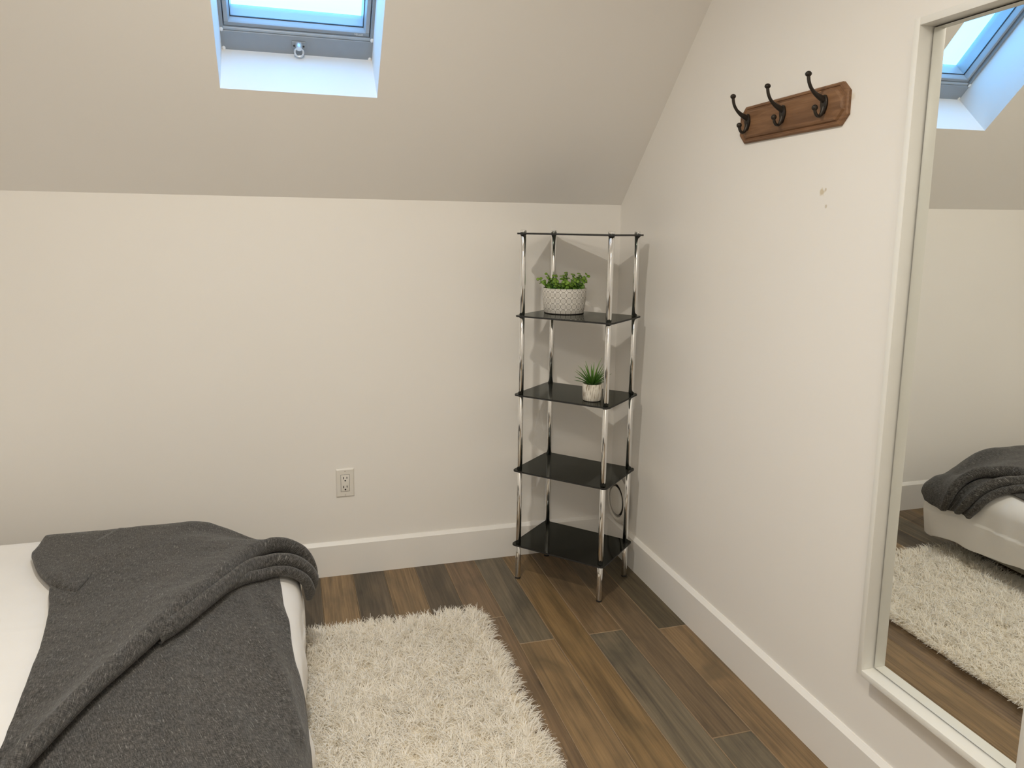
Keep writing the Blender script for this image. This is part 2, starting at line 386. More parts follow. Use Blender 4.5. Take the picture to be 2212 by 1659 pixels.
# ------------------------------------------------------------------ skylight
win = empty('window_1', label='grey-framed roof skylight with ring handle in the sloped ceiling', cat='skylight'); win['kind'] = 'structure'
win.matrix_world = Matrix(((1, Vv.x, Wv.x, SK_X0), (0, Vv.y, Wv.y, 0), (0, Vv.z, Wv.z, KNEE), (0, 0, 0, 1))) @ Matrix.Translation((0, v0, 0))
Wd = SK_X1 - SK_X0; Fw = WELL
def rail(name, x0, x1, y0, y1, z0, z1, mat, par=win, bev=.0015): return box(name, (x0, y0, z0), (x1, y1, z1), mat, par, bev, 1)
# outer frame
rail('frame_rail', -.03, Wd + .03, -.045, .066, Fw, Fw + .11, M['skyframe'])
rail('frame_lip', 0, Wd, .066, .076, Fw + .004, Fw + .10, M['skyframe_light'])
rail('frame_rail', -.03, Wd + .03, SH - .03, SH + .03, Fw, Fw + .11, M['skyframe'])
rail('frame_stile', -.03, .010, .066, SH - .03, Fw, Fw + .11, M['skyframe']); rail('frame_stile', Wd - .010, Wd + .03, .066, SH - .03, Fw, Fw + .11, M['skyframe'])
# caulk where frame meets the shaft
for i, (x, y) in enumerate(((.004, .070), (Wd - .004, .073), (.006, .004), (Wd - .007, .002))):
    bm = bmesh.new(); bmesh.ops.create_icosphere(bm, subdivisions=2, radius=.006, matrix=Matrix.Translation((x, y, Fw)) @ Matrix.Diagonal((1.0, 1.3, .6, 1)))
    bm_obj('caulk', bm, M['trim'], win, smooth=0)
# sash: stepped rails that carry the glass
y0s, y1s = .078, SH - .035; x0s, x1s = .013, Wd - .013
def sash_rail(name, prof, along, lo, hi):
    # prof: (inward, depth) points; along: 'x' bottom/top, 'y' sides
    n = len(prof); bm = bmesh.new(); A = []; B = []
    for (d, z) in prof:
        if along == 'xb': A.append(bm.verts.new((lo + d, y0s + d, z))); B.append(bm.verts.new((hi - d, y0s + d, z)))
        if along == 'xt': A.append(bm.verts.new((lo + d, y1s - d, z))); B.append(bm.verts.new((hi - d, y1s - d, z)))
        if along == 'yl': A.append(bm.verts.new((x0s + d, lo + d, z))); B.append(bm.verts.new((x0s + d, hi - d, z)))
        if along == 'yr': A.append(bm.verts.new((x1s - d, lo + d, z))); B.append(bm.verts.new((x1s - d, hi - d, z)))
    bm.faces.new(A); bm.faces.new(B[::-1])
    for i in range(n): bm.faces.new((A[i], B[i], B[(i + 1) % n], A[(i + 1) % n]))
    return bm_obj(name, bm, M['skyframe_light'], win)
prof = [(0, Fw + .012), (.012, Fw + .012), (.014, Fw + .018), (.018, Fw + .036), (.020, Fw + .078), (.020, Fw + .10), (0, Fw + .10)]
sb = sash_rail('sash_rail', prof, 'xb', x0s, x1s); sash_rail('sash_rail', prof, 'xt', x0s, x1s)
sash_rail('sash_stile', prof, 'yl', y0s, y1s); sash_rail('sash_stile', prof, 'yr', y0s, y1s)
rail('sash_face', x0s, x1s, y0s + .0005, y0s + .0115, Fw + .0105, Fw + .0125, M['skyframe'], win, .0004)
for nm, a in (('gasket', (x0s + .018, y0s + .0175, Fw + .036, x1s - .018, y0s + .0195)), ('gasket', (x0s + .018, y1s - .0195, Fw + .036, x1s - .018, y1s - .0175))):
    rail(nm, a[0], a[3], a[1], a[4], a[2] - .002, a[2] + .003, M['rubber'], win, .0003)
for xx in (x0s + .0175, x1s - .0195): rail('gasket', xx, xx + .002, y0s + .018, y1s - .018, Fw + .034, Fw + .039, M['rubber'], win, .0003)
rail('glass_pane', x0s + .019, x1s - .019, y0s + .019, y1s - .019, Fw + .080, Fw + .090, M['pane'], win, 0)
# maker's lettering on the sash
cu = bpy.data.curves.new('lettering', 'FONT'); cu.body = 'VELUX'; cu.size = .0095; cu.extrude = .0003; cu.align_x = 'RIGHT'
tmp = bpy.data.objects.new('tmp_text', cu); COL.objects.link(tmp); bpy.context.view_layer.update()
me = bpy.data.meshes.new_from_object(tmp.evaluated_get(bpy.context.evaluated_depsgraph_get())); bpy.data.objects.remove(tmp)
lt = bpy.data.objects.new('lettering', me); COL.objects.link(lt); me.materials.clear(); me.materials.append(M['frame_white']); lt.parent = win
lt.matrix_local = Matrix.Translation((x1s - .020, y0s + .0025, Fw + .0101)) @ Matrix.Rotation(math.pi, 4, 'Y') @ Matrix.Diagonal((-1, 1, 1, 1))
lt['label'] = 'small white lettering on the sash'
# handle: back plate, barrel and ring
hx = .239; hy = .036
hp = rail('handle_plate', hx - .022, hx + .022, hy - .013, hy + .013, Fw - .004, Fw, M['skyframe'], win, .001)
for sx in (-.015, .015):
    bm = bmesh.new(); lathe(bm, [(.003, -.0012), (.003, .001)], 10); q = bm_obj('screw', bm, M['slot'], hp, smooth=30); q.location = (hx + sx, hy - .002, Fw - .0042)
bm = bmesh.new(); tube(bm, [(hx, hy + .002, Fw - .003), (hx, hy + .001, Fw - .012), (hx, hy - .001, Fw - .022)], [.0115, .0115, .009], 20); bm_obj('handle_barrel', bm, M['handle'], win, smooth=35)
bm = bmesh.new(); rc = (hx, hy - .014, Fw - .020); R_ = .0135
tube(bm, [(rc[0] + R_ * math.sin(a), rc[1] + R_ * math.cos(a) * .85, rc[2] - R_ * math.cos(a) * -.45) for a in np.linspace(0, 2 * math.pi, 33)], .0032, 10, cap=False)
bm_obj('handle_ring', bm, M['handle'], win, smooth=60)

# ------------------------------------------------------------------ ceiling lamp (behind the top of the picture), plus an added fill light
def ceiling_light(pos, R, power, label):
    lp = empty('ceiling_light', (pos[0], pos[1], ZC), label, 'lamp', 'ceiling lights')
    bm = bmesh.new(); lathe(bm, [(R + .023, 0), (R + .026, -.004), (R + .022, -.010), (R + .004, -.012), (R + .002, -.006), (R + .002, 0)], 40, cap=False); bm_obj('trim_ring', bm, M['frame_white'], lp, smooth=40)
    bm = bmesh.new(); lathe(bm, [(R + .001, -.004), (R + .001, -.008)], 32); bm_obj('diffuser', bm, M['plastic'], lp)
    ld = bpy.data.lights.new('lamp_glow', 'AREA'); ld.shape = 'DISK'; ld.size = 2 * R; ld.energy = power; ld.color = LAMP_COL
    lo = bpy.data.objects.new('lamp_glow', ld); COL.objects.link(lo); lo.parent = lp; lo.location = (0, 0, -.0095)
ceiling_light(LAMP_POS, LAMP_R, LAMP_W, 'small round flush ceiling light above the picture, over the bed foot')
ceiling_light(FILL_POS, FILL_R, FILL_W, 'added wide round fill light on the ceiling at the camera end, unseen')  # added only as soft fill, built like the lamp above

# ------------------------------------------------------------------ wall outlet
ot = empty('wall_outlet', (-1.1283, 0, .3752), 'white double power outlet on the knee wall', 'outlet')
prism('cover_plate', [(-.035, 0), (-.035, -.002), (-.0305, -.0058), (.0305, -.0058), (.035, -.002), (.035, 0)], 2, -.0525, .0525, M['plastic'], ot)
for s_, zz in ((1, .0525), (-1, -.0525)):
    bm = bmesh.new()
    P = [(-.035, 0, zz), (-.035, -.002, zz), (-.0305, -.0058, zz), (.0305, -.0058, zz), (.035, -.002, zz), (.035, 0, zz)]
    Q = [(-.035, 0, zz + s_ * .0045), (-.035, -.0015, zz + s_ * .0045), (-.033, -.002, zz + s_ * .0045), (.033, -.002, zz + s_ * .0045), (.035, -.0015, zz + s_ * .0045), (.035, 0, zz + s_ * .0045)]
    a = [bm.verts.new(q) for q in P]; b = [bm.verts.new(q) for q in Q]
    for i in range(6): bm.faces.new((a[i], a[(i + 1) % 6], b[(i + 1) % 6], b[i]))
    bm.faces.new(b)
    bm_obj('plate_edge', bm, M['plastic'], ot)
box('insert_gap', (-.0172, -.0061, -.0342), (.0172, -.0050, .0342), M['slot'], ot)
ins = box('receptacle', (-.0162, -.0078, -.0332), (.0162, -.0052, .0332), M['plastic'], ot, .0008)
for zc in (.0175, -.0185):
    box('slot', (-.0078, -.0081, zc - .001), (-.0048, -.0070, zc + .0085), M['slot'], ins); box('slot', (.0050, -.0081, zc + .0005), (.0078, -.0070, zc + .0085), M['slot'], ins)
    bm = bmesh.new(); tube(bm, [(0, -.0082, zc - .0070), (0, -.0070, zc - .0070)], .0031, 14); bm_obj('ground_hole', bm, M['slot'], ins)
for zc in (.0475, -.0480):
    bm = bmesh.new(); tube(bm, [(0, -.0066, zc), (0, -.005, zc)], .0030, 14); bm_obj('screw', bm, M['metalscrew'], ot, smooth=30)

# ------------------------------------------------------------------ round vent in the corner
vt_ = empty('round_vent', (0, -.118, .244), 'round white vent cover low on the right wall behind the shelf tower', 'vent')
def xlathe(name, prof, mat, par):
    bm = bmesh.new(); lathe(bm, prof, 48, cap=False); bmesh.ops.rotate(bm, verts=bm.verts, matrix=Matrix.Rotation(-math.pi / 2, 3, 'Y')); return bm_obj(name, bm, mat, par, smooth=40)
xlathe('ring', [(.074, .001), (.075, .010), (.096, .013), (.098, .017), (.090, .026), (.079, .031), (.071, .028), (.069, .006)], M['plastic'], vt_)
xlathe('throat', [(.072, .003), (.0001, .003)], M['slot'], vt_)
xlathe('centre_disc', [(.0001, .038), (.036, .037), (.056, .031), (.059, .028), (.056, .024), (.0001, .022)], M['plastic'], vt_)
xlathe('spindle', [(.006, .003), (.006, .022)], M['plastic'], vt_)

# ------------------------------------------------------------------ shelf tower
SX, SY, SR, SW, SD = -.2765, -.2596, -.8248, .391, .282
ZS = [1.3455, 1.0415, .7410, .4428, .1424]; GT = .006; PIN = .0207; PR = .0104
tw = empty('shelf_tower', (SX, SY, 0), 'tall chrome tower with five smoked black glass shelves in the room corner', 'shelf'); tw.rotation_euler = (0, 0, SR)
def rrect(w, d, r, n=5):
    out = []
    for cx, cy, a0 in ((w / 2 - r, d / 2 - r, 0), (-w / 2 + r, d / 2 - r, 90), (-w / 2 + r, -d / 2 + r, 180), (w / 2 - r, -d / 2 + r, 270)):
        for i in range(n + 1): a = math.radians(a0 + 90 * i / n); out.append((cx + r * math.cos(a), cy + r * math.sin(a)))
    return out
for z in ZS:
    o = prism('glass_shelf', rrect(SW, SD, .016), 2, -GT / 2, GT / 2, M['smoked'], tw); o.location = (0, 0, z)
    # polished rim of the sheet
    bm = bmesh.new(); a = rrect(SW + .0006, SD + .0006, .016); A = [bm.verts.new((x, y, -GT / 2 + .0003)) for x, y in a]; B = [bm.verts.new((x, y, GT / 2 - .0003)) for x, y in a]
    for i in range(len(a)): bm.faces.new((A[i], A[(i + 1) % len(a)], B[(i + 1) % len(a)], B[i]))
    bm_obj('rim', bm, M['rubber'], o)
for sx in (-1, 1):
    for sy in (-1, 1):
        px_, py_ = sx * (SW / 2 - PIN), sy * (SD / 2 - PIN)
        bm = bmesh.new(); levels = [0.006] + [z for z in ZS[::-1]]
        for a, b in zip(levels, levels[1:]):
            lo = a + (GT / 2 + .0008 if a > .01 else 0); hi = b - GT / 2 - .0035
            lathe(bm, [(PR - .0008, lo), (PR, lo + .001), (PR, hi - .001), (PR - .0008, hi)], 24)
        po = bm_obj('post', bm, M['chrome'], tw, smooth=40, loc=(px_, py_, 0))
        for z in ZS:
            bm = bmesh.new(); lathe(bm, [(PR - .001, z - GT / 2 - .0036), (PR + .0006, z - GT / 2 - .003), (PR + .0006, z - GT / 2 - .0002)], 20); bm_obj('gasket', bm, M['rubber'], po, smooth=40)
        bm = bmesh.new(); zt = ZS[0] + GT / 2
        lathe(bm, [(PR + .0012, zt + .0002), (PR + .0014, zt + .0008), (PR + .0014, zt + .009), (PR + .0004, zt + .0105), (.002, zt + .0108)], 24); bm_obj('top_cap', bm, M['chrome'], po, smooth=30)
        bm = bmesh.new(); lathe(bm, [(PR - .001, 0), (PR + .0004, .001), (PR + .0004, .0058)], 20); bm_obj('foot_cap', bm, M['rubber'], po, smooth=40)

# ------------------------------------------------------------------ planter with round-leaved succulent
def attr_tone(o, vals):
    a = o.data.attributes.new('tone', 'FLOAT', 'POINT'); a.data.foreach_set('value', np.asarray(vals, np.float32))
Z2 = ZS[1] + GT / 2; Z3 = ZS[2] + GT / 2
p1 = empty('potted_succulent', (-.298, -.160, Z2), 'round-leaved green plant in a wide white star-patterned pot on the second shelf', 'potted plant')
bm = bmesh.new(); lathe(bm, [(.001, .001), (.074, .001), (.076, .004), (.081, .030), (.0838, .065), (.0845, .094), (.0835, .0965), (.080, .0965), (.0788, .094), (.078, .070), (.001, .070)], 64, cap=False)
bm_obj('pot', bm, M['pot_star'], p1, smooth=45)
bm = bmesh.new(); lathe(bm, [(.075, 0), (.0765, .001), (.0765, .003)], 48); bm_obj('foot_ring', bm, M['slot'], p1)
bm = bmesh.new(); lathe(bm, [(.0785, .074), (.055, .082), (.025, .088), (.001, .090)], 40, cap=False); bm_obj('soil', bm, M['soil'], p1, smooth=0)
def sprig(base, tip, nl, lr):
    bm = bmesh.new(); base = Vector(base); tip = Vector(tip); mid = (base + tip) / 2 + Vector(((tip.x - base.x) * .15, (tip.y - base.y) * .15, -.008))
    pts = [base * (1 - u) ** 2 + mid * 2 * u * (1 - u) + tip * u * u for u in np.linspace(0, 1, 9)]
    tube(bm, pts, [.0022 - .0012 * i / 8 for i in range(9)], 6); tone = [.1] * len(bm.verts)
    for k in range(nl):
        u = .12 + .88 * k / (nl - 1); i = min(int(u * 8), 7); p = pts[i].lerp(pts[i + 1], u * 8 - i); d = (pts[min(i + 1, 8)] - pts[i]).normalized()
        a = k * 2.4 + random.uniform(-.4, .4); ref = d.orthogonal().normalized(); side = (Matrix.Rotation(a, 3, d) @ ref)
        r = lr * (1.15 - .45 * u) * random.uniform(.85, 1.15); nrm = (d * .35 + side * .15 + Vector((random.uniform(-1, 1) * .6 + .05, random.uniform(-.9, .1), random.uniform(-.1, .7)))).normalized()
        out = (side * .8 + d * .35).normalized(); tan_ = nrm.cross(out).normalized(); out = tan_.cross(nrm)
        c = p + out * r * .95; m_ = Matrix((tan_, out, nrm)).transposed().to_4x4(); m_.translation = c
        n0 = len(bm.verts); bmesh.ops.create_uvsphere(bm, u_segments=8, v_segments=5, radius=r, matrix=m_ @ Matrix.Diagonal((.9, 1.0, .26, 1)))
        tone += [min(1, max(0, .06 + .9 * u ** 1.5 + random.uniform(-.1, .15)))] * (len(bm.verts) - n0)
    bm.verts.index_update(); o = bm_obj('sprig', bm, M['leaf_round'], p1, smooth=0); attr_tone(o, tone); return o
rt = Vector((.937, -.348, 0)); aw = Vector((.348, .937, 0))     # across / away as the plant faces the room
for (x, h, yv, b) in ((-.096, .128, .0, -.030), (-.066, .147, .012, -.03), (-.078, .120, -.03, -.03), (-.036, .142, -.012, -.018), (-.05, .128, .03, -.02), (.010, .155, .010, -.004), (-.006, .142, -.02, -.008),
                      (.002, .122, -.04, 0), (.036, .148, -.01, .018), (.060, .151, .01, .03), (.086, .146, -.006, .034), (.078, .130, -.026, .03), (.066, .138, .030, .02), (.045, .124, -.04, .012), (-.030, .120, -.04, -.01), (.020, .118, -.045, .01)):
    bs = rt * b + aw * (yv * .3); bs.z = .084; tp = rt * x + aw * yv; tp.z = h
    sprig(bs, tp, 15, .0100)

# ------------------------------------------------------------------ little spiky plant
p2 = empty('potted_grass', (-.259, -.372, Z3), 'small spiky green plant in a little scratched white pot on the third shelf', 'potted plant')
bm = bmesh.new(); lathe(bm, [(.001, .0015), (.0315, .0015), (.0335, .004), (.0352, .018), (.0360, .062), (.0352, .0635), (.0335, .0635), (.0328, .062), (.032, .050), (.001, .050)], 40, cap=False); bm_obj('pot', bm, M['pot_line'], p2, smooth=45)
bm = bmesh.new(); lathe(bm, [(.0318, 0), (.0322, .0025)], 32); bm_obj('foot_ring', bm, M['slot'], p2)
bm = bmesh.new(); lathe(bm, [(.0325, .052), (.020, .057), (.001, .059)], 24, cap=False); bm_obj('gravel', bm, M['gravel'], p2, smooth=0)
def blade(az, lean, L, w, droop):
    n = 7; V = []; Fc = []; tone = []
    d = Vector((math.cos(az), math.sin(az), 0)); sd = Vector((-math.sin(az), math.cos(az), 0)); p = d * .006 + Vector((0, 0, .054)); ang = lean
    for i in range(n):
        u = i / (n - 1); ww = w * (math.sin(min(1, u * 1.6 + .35) * math.pi / 2)) * (1 - u ** 2.2) + .0002
        nrm = (Vector((0, 0, 1)) * math.sin(ang) - d * math.cos(ang))
        V += [p - sd * ww, p + nrm * -ww * .35, p + sd * ww]; tone += [.05 + .75 * u * (1 - lean / 1.6)] * 3
        p = p + (d * math.sin(ang) + Vector((0, 0, 1)) * math.cos(ang)) * (L / (n - 1)); ang += droop / n
    for i in range(n - 1):
        a = i * 3; Fc += [(a, a + 1, a + 4, a + 3), (a + 1, a + 2, a + 5, a + 4)]
    o = mesh_obj('leaf', V, Fc, M['leaf_blade'], p2, smooth=True); attr_tone(o, tone)
    sm = o.modifiers.new('thickness', 'SOLIDIFY'); sm.thickness = .0008
for i in range(44):
    ring_ = i / 44; blade(i * 2.399 + random.uniform(-.2, .2), .08 + 1.02 * ring_ ** .75 + random.uniform(-.06, .06), .088 - .026 * ring_ + random.uniform(-.006, .007), .0036, .30 + .35 * ring_)
for az, lean, L in ((-.3, .12, .108), (2.7, .46, .088)): blade(az, lean, L, .0018, .35)

# ------------------------------------------------------------------ coat rack
ck = empty('coat_rack', (0, -1.070, 1.676), 'brown wooden coat rack board with three dark iron double hooks on the right wall', 'coat rack'); ck.rotation_euler = (math.radians(-.5), 0, 0)
def clipped(w, h, c): return [(-w, -h + c), (-w + c, -h), (w - c, -h), (w, -h + c), (w, h - c), (w - c, h), (-w + c, h), (-w, h - c)]
bm = bmesh.new(); rings = []
for (w, h, x) in ((.228, .0520, 0), (.228, .0520, -.007), (.2245, .0485, -.010), (.2205, .0445, -.010), (.219, .043, -.0075), (.2165, .0405, -.0075), (.2135, .0375, -.0125), (.209, .033, -.0155)):
    rings.append([bm.verts.new((x, a, b)) for a, b in clipped(w, h, .024)])
for a, b in zip(rings, rings[1:]):
    for i in range(8): bm.faces.new((a[i], a[(i + 1) % 8], b[(i + 1) % 8], b[i]))
bm.faces.new(rings[0]); bm.faces.new(rings[-1][::-1]); bm_obj('board', bm, M['brown_wood'], ck)
XB = -.0155
for hyv in (-.893, -1.057, -1.223):
    ly = hyv + 1.070
    hk = bpy.data.objects.new('double_hook', None); COL.objects.link(hk); hk.parent = ck; hk.location = (XB, ly, .008); hk.empty_display_size = .02
    bm = bmesh.new()      # pointed oval plate
    prof = [(math.sin(a) * (.0125 if math.cos(a) > 0 else .0125 * (1 - .35 * (-math.cos(a)))), math.cos(a) * .0235 - .003) for a in np.linspace(0, 2 * math.pi, 24, endpoint=False)]
    A = [bm.verts.new((0, y, z)) for y, z in prof]; B = [bm.verts.new((-.0045, y, z)) for y, z in prof]; C2 = [bm.verts.new((-.006, y * .82, z * .82)) for y, z in prof]
    for P, Q in ((A, B), (B, C2)):
        for i in range(24): bm.faces.new((P[i], P[(i + 1) % 24], Q[(i + 1) % 24], Q[i]))
    bm.faces.new(C2); bm.faces.new(A[::-1]); bm_obj('hook_plate', bm, M['black_iron'], hk, smooth=40)
    bm = bmesh.new(); P = catmull([(-.003, 0, .008), (-.014, 0, .0125), (-.028, 0, .020), (-.041, 0, .031), (-.050, 0, .046), (-.0535, 0, .062)], 18)
    tube(bm, [tuple(q) for q in P], [.0085 - .0042 * min(1, i / 9) for i in range(18)], 12); bmesh.ops.create_uvsphere(bm, u_segments=14, v_segments=9, radius=.0082, matrix=Matrix.Translation((-.0538, 0, .0665)) @ Matrix.Diagonal((1, 1, .85, 1))); bm_obj('upper_arm', bm, M['black_iron'], hk, smooth=50)
    bm = bmesh.new(); P = catmull([(-.002, 0, -.010), (-.006, 0, -.022), (-.013, 0, -.0315), (-.0205, 0, -.0315), (-.0265, 0, -.024), (-.0285, 0, -.015)], 18)
    tube(bm, [tuple(q) for q in P], [.0075 - .0035 * min(1, i / 8) for i in range(18)], 12); bmesh.ops.create_uvsphere(bm, u_segments=14, v_segments=9, radius=.0076, matrix=Matrix.Translation((-.0288, 0, -.0125))); bm_obj('lower_arm', bm, M['black_iron'], hk, smooth=50)
    for sy, sz in ((-.0075, .008), (.0075, .008), (-.006, -.010)):
        bm = bmesh.new(); tube(bm, [(-.0048, sy, sz), (-.0068, sy, sz)], [.0026, .0020], 10); bm_obj('screw', bm, M['slot'], hk, smooth=40)

# ------------------------------------------------------------------ wall mirror in a deep white frame
MY1, MY2, MZ0, MZ1, MDF, MDS = -1.5466, -1.9396, .3487, 1.7902, .0457, .0117
TF = .0155
mr = empty('wall_mirror', (0, MY1, .2), 'tall wall mirror in a deep white box frame at the right edge', 'mirror')
mr.matrix_world = Matrix.Translation((0, MY1, .2)) @ Matrix.Rotation(-.0077, 4, 'Z') @ Matrix.Rotation(-.0052, 4, 'Y')
d = MY1 - MY2; z0 = MZ0 - .2; z1 = MZ1 - .2
box('frame_stile', (-MDF, 0, z0 - TF), (-.004, TF, z1 + TF), M['frame_white'], mr, .0012); box('frame_stile', (-MDF, -d - TF, z0 - TF), (-.004, -d, z1 + TF), M['frame_white'], mr, .0012)
box('frame_rail', (-MDF, -d, z0 - TF), (-.004, 0, z0), M['frame_white'], mr, .0012); box('frame_rail', (-MDF, -d, z1), (-.004, 0, z1 + TF), M['frame_white'], mr, .0012)
box('mirror_glass', (-MDS, -d + .003, z0 + .003), (-.006, -.003, z1 - .003), M['mirror'], mr)
box('backing', (-.006, -d, z0), (-.0035, 0, z1), M['slot'], mr)

# ------------------------------------------------------------------ bed
XE, YE, ZT, RR = -1.318, -.335, .408, .085
YN = -1.86                                  # near side of the bed
def side_profile(a, r):
    q = math.pi / 2 * r
    if a <= 0: return a, 0.0, 0.0
    if a < q: th = a / r; return r * math.sin(th), r * (1 - math.cos(th)), th
    return r, r + (a - q), math.pi / 2
def drape(X, Y, h=0.0, r=RR):
    """a point of cloth that lies flat at (X, Y) before it folds over the foot, the far and the near side of the bed"""
    cx, cy = XE - r, YE - r; ex, ey = max(X - cx, 0), max(Y - cy, 0); sgn = 1
    if Y < YN + r: ey = YN + r - Y; sgn = -1
    rr = math.hypot(ex, ey); zt = ZT - .05 * min(max((X + 1.63) / .223, 0), 1) ** 2      # the bed sinks towards its foot
    sm_ = lambda v: (lambda w: w * w * (3 - 2 * w))(min(max(v, 0), 1)); zc = .050 * sm_((X + 1.68) / .25) * sm_((Y + .60) / .18)   # and at its far corner
    if rr < 1e-9: return Vector((X, Y, zt - zc + h))
    adv, drop, th = side_profile(rr, r); dx, dy = ex / rr, ey / rr * sgn
    bul = .014 * math.sin(math.pi * min(max((drop - .03) / .27, 0), 1))
    adv += bul; bx = X if ex == 0 else cx; by = Y if ey == 0 else (cy if sgn > 0 else YN + r)
    return Vector((bx + dx * (adv + h * math.sin(th)), by + dy * (adv + h * math.sin(th)), zt - zc * (1 - min(drop / .28, 1)) - drop + h * math.cos(th)))
def vnoise(seed):
    r = np.random.default_rng(seed); k = r.normal(0, 1, (10, 2)); ph = r.uniform(0, 6.28, 10); am = r.uniform(.4, 1, 10)
    return lambda x, y, f: float(sum(a * math.sin(f * (kx * x + ky * y) + p) for (kx, ky), p, a in zip(k, ph, am)) / 3.5)
nz1, nz2, nz3 = vnoise(1), vnoise(2), vnoise(3)
bed = empty('bed', (-2.3, -1.13, 0), 'low bed with grey upholstered base under white bedding, lower left', 'bed')
def bed_part(name, lo, hi, mat, bev): 
    o = box(name, lo, hi, mat, None, bev, 3); o.parent = bed; o.matrix_parent_inverse = Matrix.Translation((2.3, 1.13, 0)); return o
bed_part('base', (-3.22, YN + .05, .066), (XE - .035, YE - .045, .215), M['bed_base'], .012)
bed_part('mattress', (-3.22, YN + .04, .216), (XE - .04, YE - .04, ZT - .125), M['duvet'], .03)
for lx in (-3.1, -1.52):
    for ly in (-1.66, -.62): bed_part('leg', (lx - .03, ly - .03, 0), (lx + .03, ly + .03, .066), M['bed_leg'], .004)
# white duvet: one sheet folded down over foot and both long sides
def hem(Y): # length hanging at the foot, long at the far corner
    return .345 - .040 * min(max((-.42 - Y) / .25, 0), 1) + .009 * math.sin(Y * 17 + .6)
NX, NY = 150, 170
xs = np.r_[np.linspace(-3.2, XE - RR - .12, 60), np.linspace(XE - RR - .11, 1, NX - 60)]
V = []; Fc = []
for j in range(NY):
    v = j / (NY - 1)
    for i in range(NX):
        Yf = (YN - .20) + v * ((YE + .20) - (YN - .20)); 
        x_end = XE - RR + hem(Yf if Yf < -.42 else -.42)
        if i < 60: Xf = -3.2 + i / 60 * (XE - RR - .12 + 3.2)
        else: Xf = (XE - RR - .12) + (i - 60) / (NX - 61) * (x_end - (XE - RR - .12))
        # round the flat corners so the hanging corner stays even
        cx, cy = XE - RR, YE - RR; ex, ey = max(Xf - cx, 0), max(Yf - cy, 0); lim = .335
        if ex > 0 and ey > 0:
            m_ = max(ex / hem(-.42), ey / (.20 + RR)); hyp = math.hypot(ex, ey)
            if hyp > 1e-6: k = m_ * .345 / hyp; Xf, Yf = cx + ex * k, cy + ey * k
        top = 1 if (ex <= 0 and ey <= 0) else 0
        h = .003 * nz1(Xf, Yf, 9) + (.0025 * nz2(Xf, Yf, 24) if not top else .001 * nz2(Xf, Yf, 24))
        if Yf > -.95 and ex < .20: h = min(h, 0) - .002          # pressed flat under the throw
        if ex > .12: h += (.012 * nz3(Yf * 1.0, 0.25 * Xf, 19) + .004 * nz1(Yf * 1.3, Xf * .5, 55)) * min((ex - .12) / .10, 1) * min(max((-.42 - Yf) / .15, 0), 1)
        V.append(drape(Xf, Yf, h))
for j in range(NY - 1):
    for i in range(NX - 1): a = j * NX + i; Fc.append((a, a + 1, a + NX + 1, a + NX))
dv = mesh_obj('duvet', V, Fc, M['duvet'], smooth=True); sm = dv.modifiers.new('thickness', 'SOLIDIFY'); sm.thickness = .008; sm.offset = -1
tag(dv, 'plain white duvet hanging over the foot of the bed', 'duvet')

# grey throw: folded bands over one loose sheet
def P2(lst): return [tuple(q) for q in lst]
bV, bF, bU = [], [], []
def grid(rows):
    """rows of (X, Y, h) cloth points -> faces"""
    n0 = len(bV); nr, nc = len(rows), len(rows[0])
    for r in rows:
        for (X, Y, h, u, w) in r: bV.append(drape(X, Y, h)); bU.append((u, w))
    for j in range(nr - 1):
        for i in range(nc - 1): a = n0 + j * nc + i; bF.append((a, a + 1, a + nc + 1, a + nc))
def band(top, bot, n_along, n_across, h_top, h_bot, roll, wob=.004, fade=.06, seed=5, base=.004):
    T = catmull(top, n_along); B = catmull(bot, n_along); wn = vnoise(seed); cols = []
    for i in range(n_along):
        t_, b_ = T[i], B[i]; dvec = b_ - t_; L = np.linalg.norm(dvec); dv_ = dvec / max(L, 1e-6); s_ = i / (n_along - 1); rl = roll * min(1, (1 - s_) / fade * .5 + .5) * min(1, s_ / .05 + .4)
        rl = min(rl, L * .3); col_ = []
        for k in range(n_across):
            u = k / (n_across - 1); q = t_ + dv_ * (L - rl) * u
            h = h_top + (h_bot + 2 * rl - h_top) * u ** 3.2 + wob * wn(q[0], q[1], 11) * min(1, u * 4 + .2) + .0015 * wn(q[0] + 3, q[1], 45)
            col_.append((q[0], q[1], max(h, h_top * .6), q[0], q[1]))
        hb = col_[-1][2]
        for a in np.linspace(0, math.pi, 8)[1:]:
            q = t_ + dv_ * (L - rl + rl * math.sin(a)); hh = h_bot + (hb - h_bot) * (.5 + .5 * math.cos(a)); e = a * rl
            col_.append((q[0], q[1], hh, (t_ + dv_ * (L - rl + e))[0], (t_ + dv_ * (L - rl + e))[1]))
        for e in (.02, .05):
            q = t_ + dv_ * max(L - rl - e, 0); col_.append((q[0], q[1], max(h_bot - .001, base), q[0] + .3, q[1]))
        cols.append(col_)
    grid(cols)
HX = XE + .090                                # where the hanging end of the throw stops (flat X)
lineA = [(-1.83, -1.72), (-1.766, -1.516), (-1.71, -1.347), (-1.649, -1.215), (-1.576, -1.050), (-1.504, -.880), (-1.453, -.735), (-1.415, -.645), (-1.37, -.590), (-1.32, -.560), (-1.27, -.540), (HX, -.520)]
lineB = [(-1.615, -1.150), (-1.58, -1.105), (-1.529, -.992), (-1.481, -.875), (-1.452, -.800), (-1.415, -.738), (-1.37, -.698), (-1.32, -.660), (-1.27, -.625), (HX, -.585)]
lineC = [(-1.515, -.925), (-1.485, -.872), (-1.455, -.822), (-1.41, -.772), (-1.365, -.735), (-1.32, -.698), (-1.27, -.665), (HX + .004, -.628)]
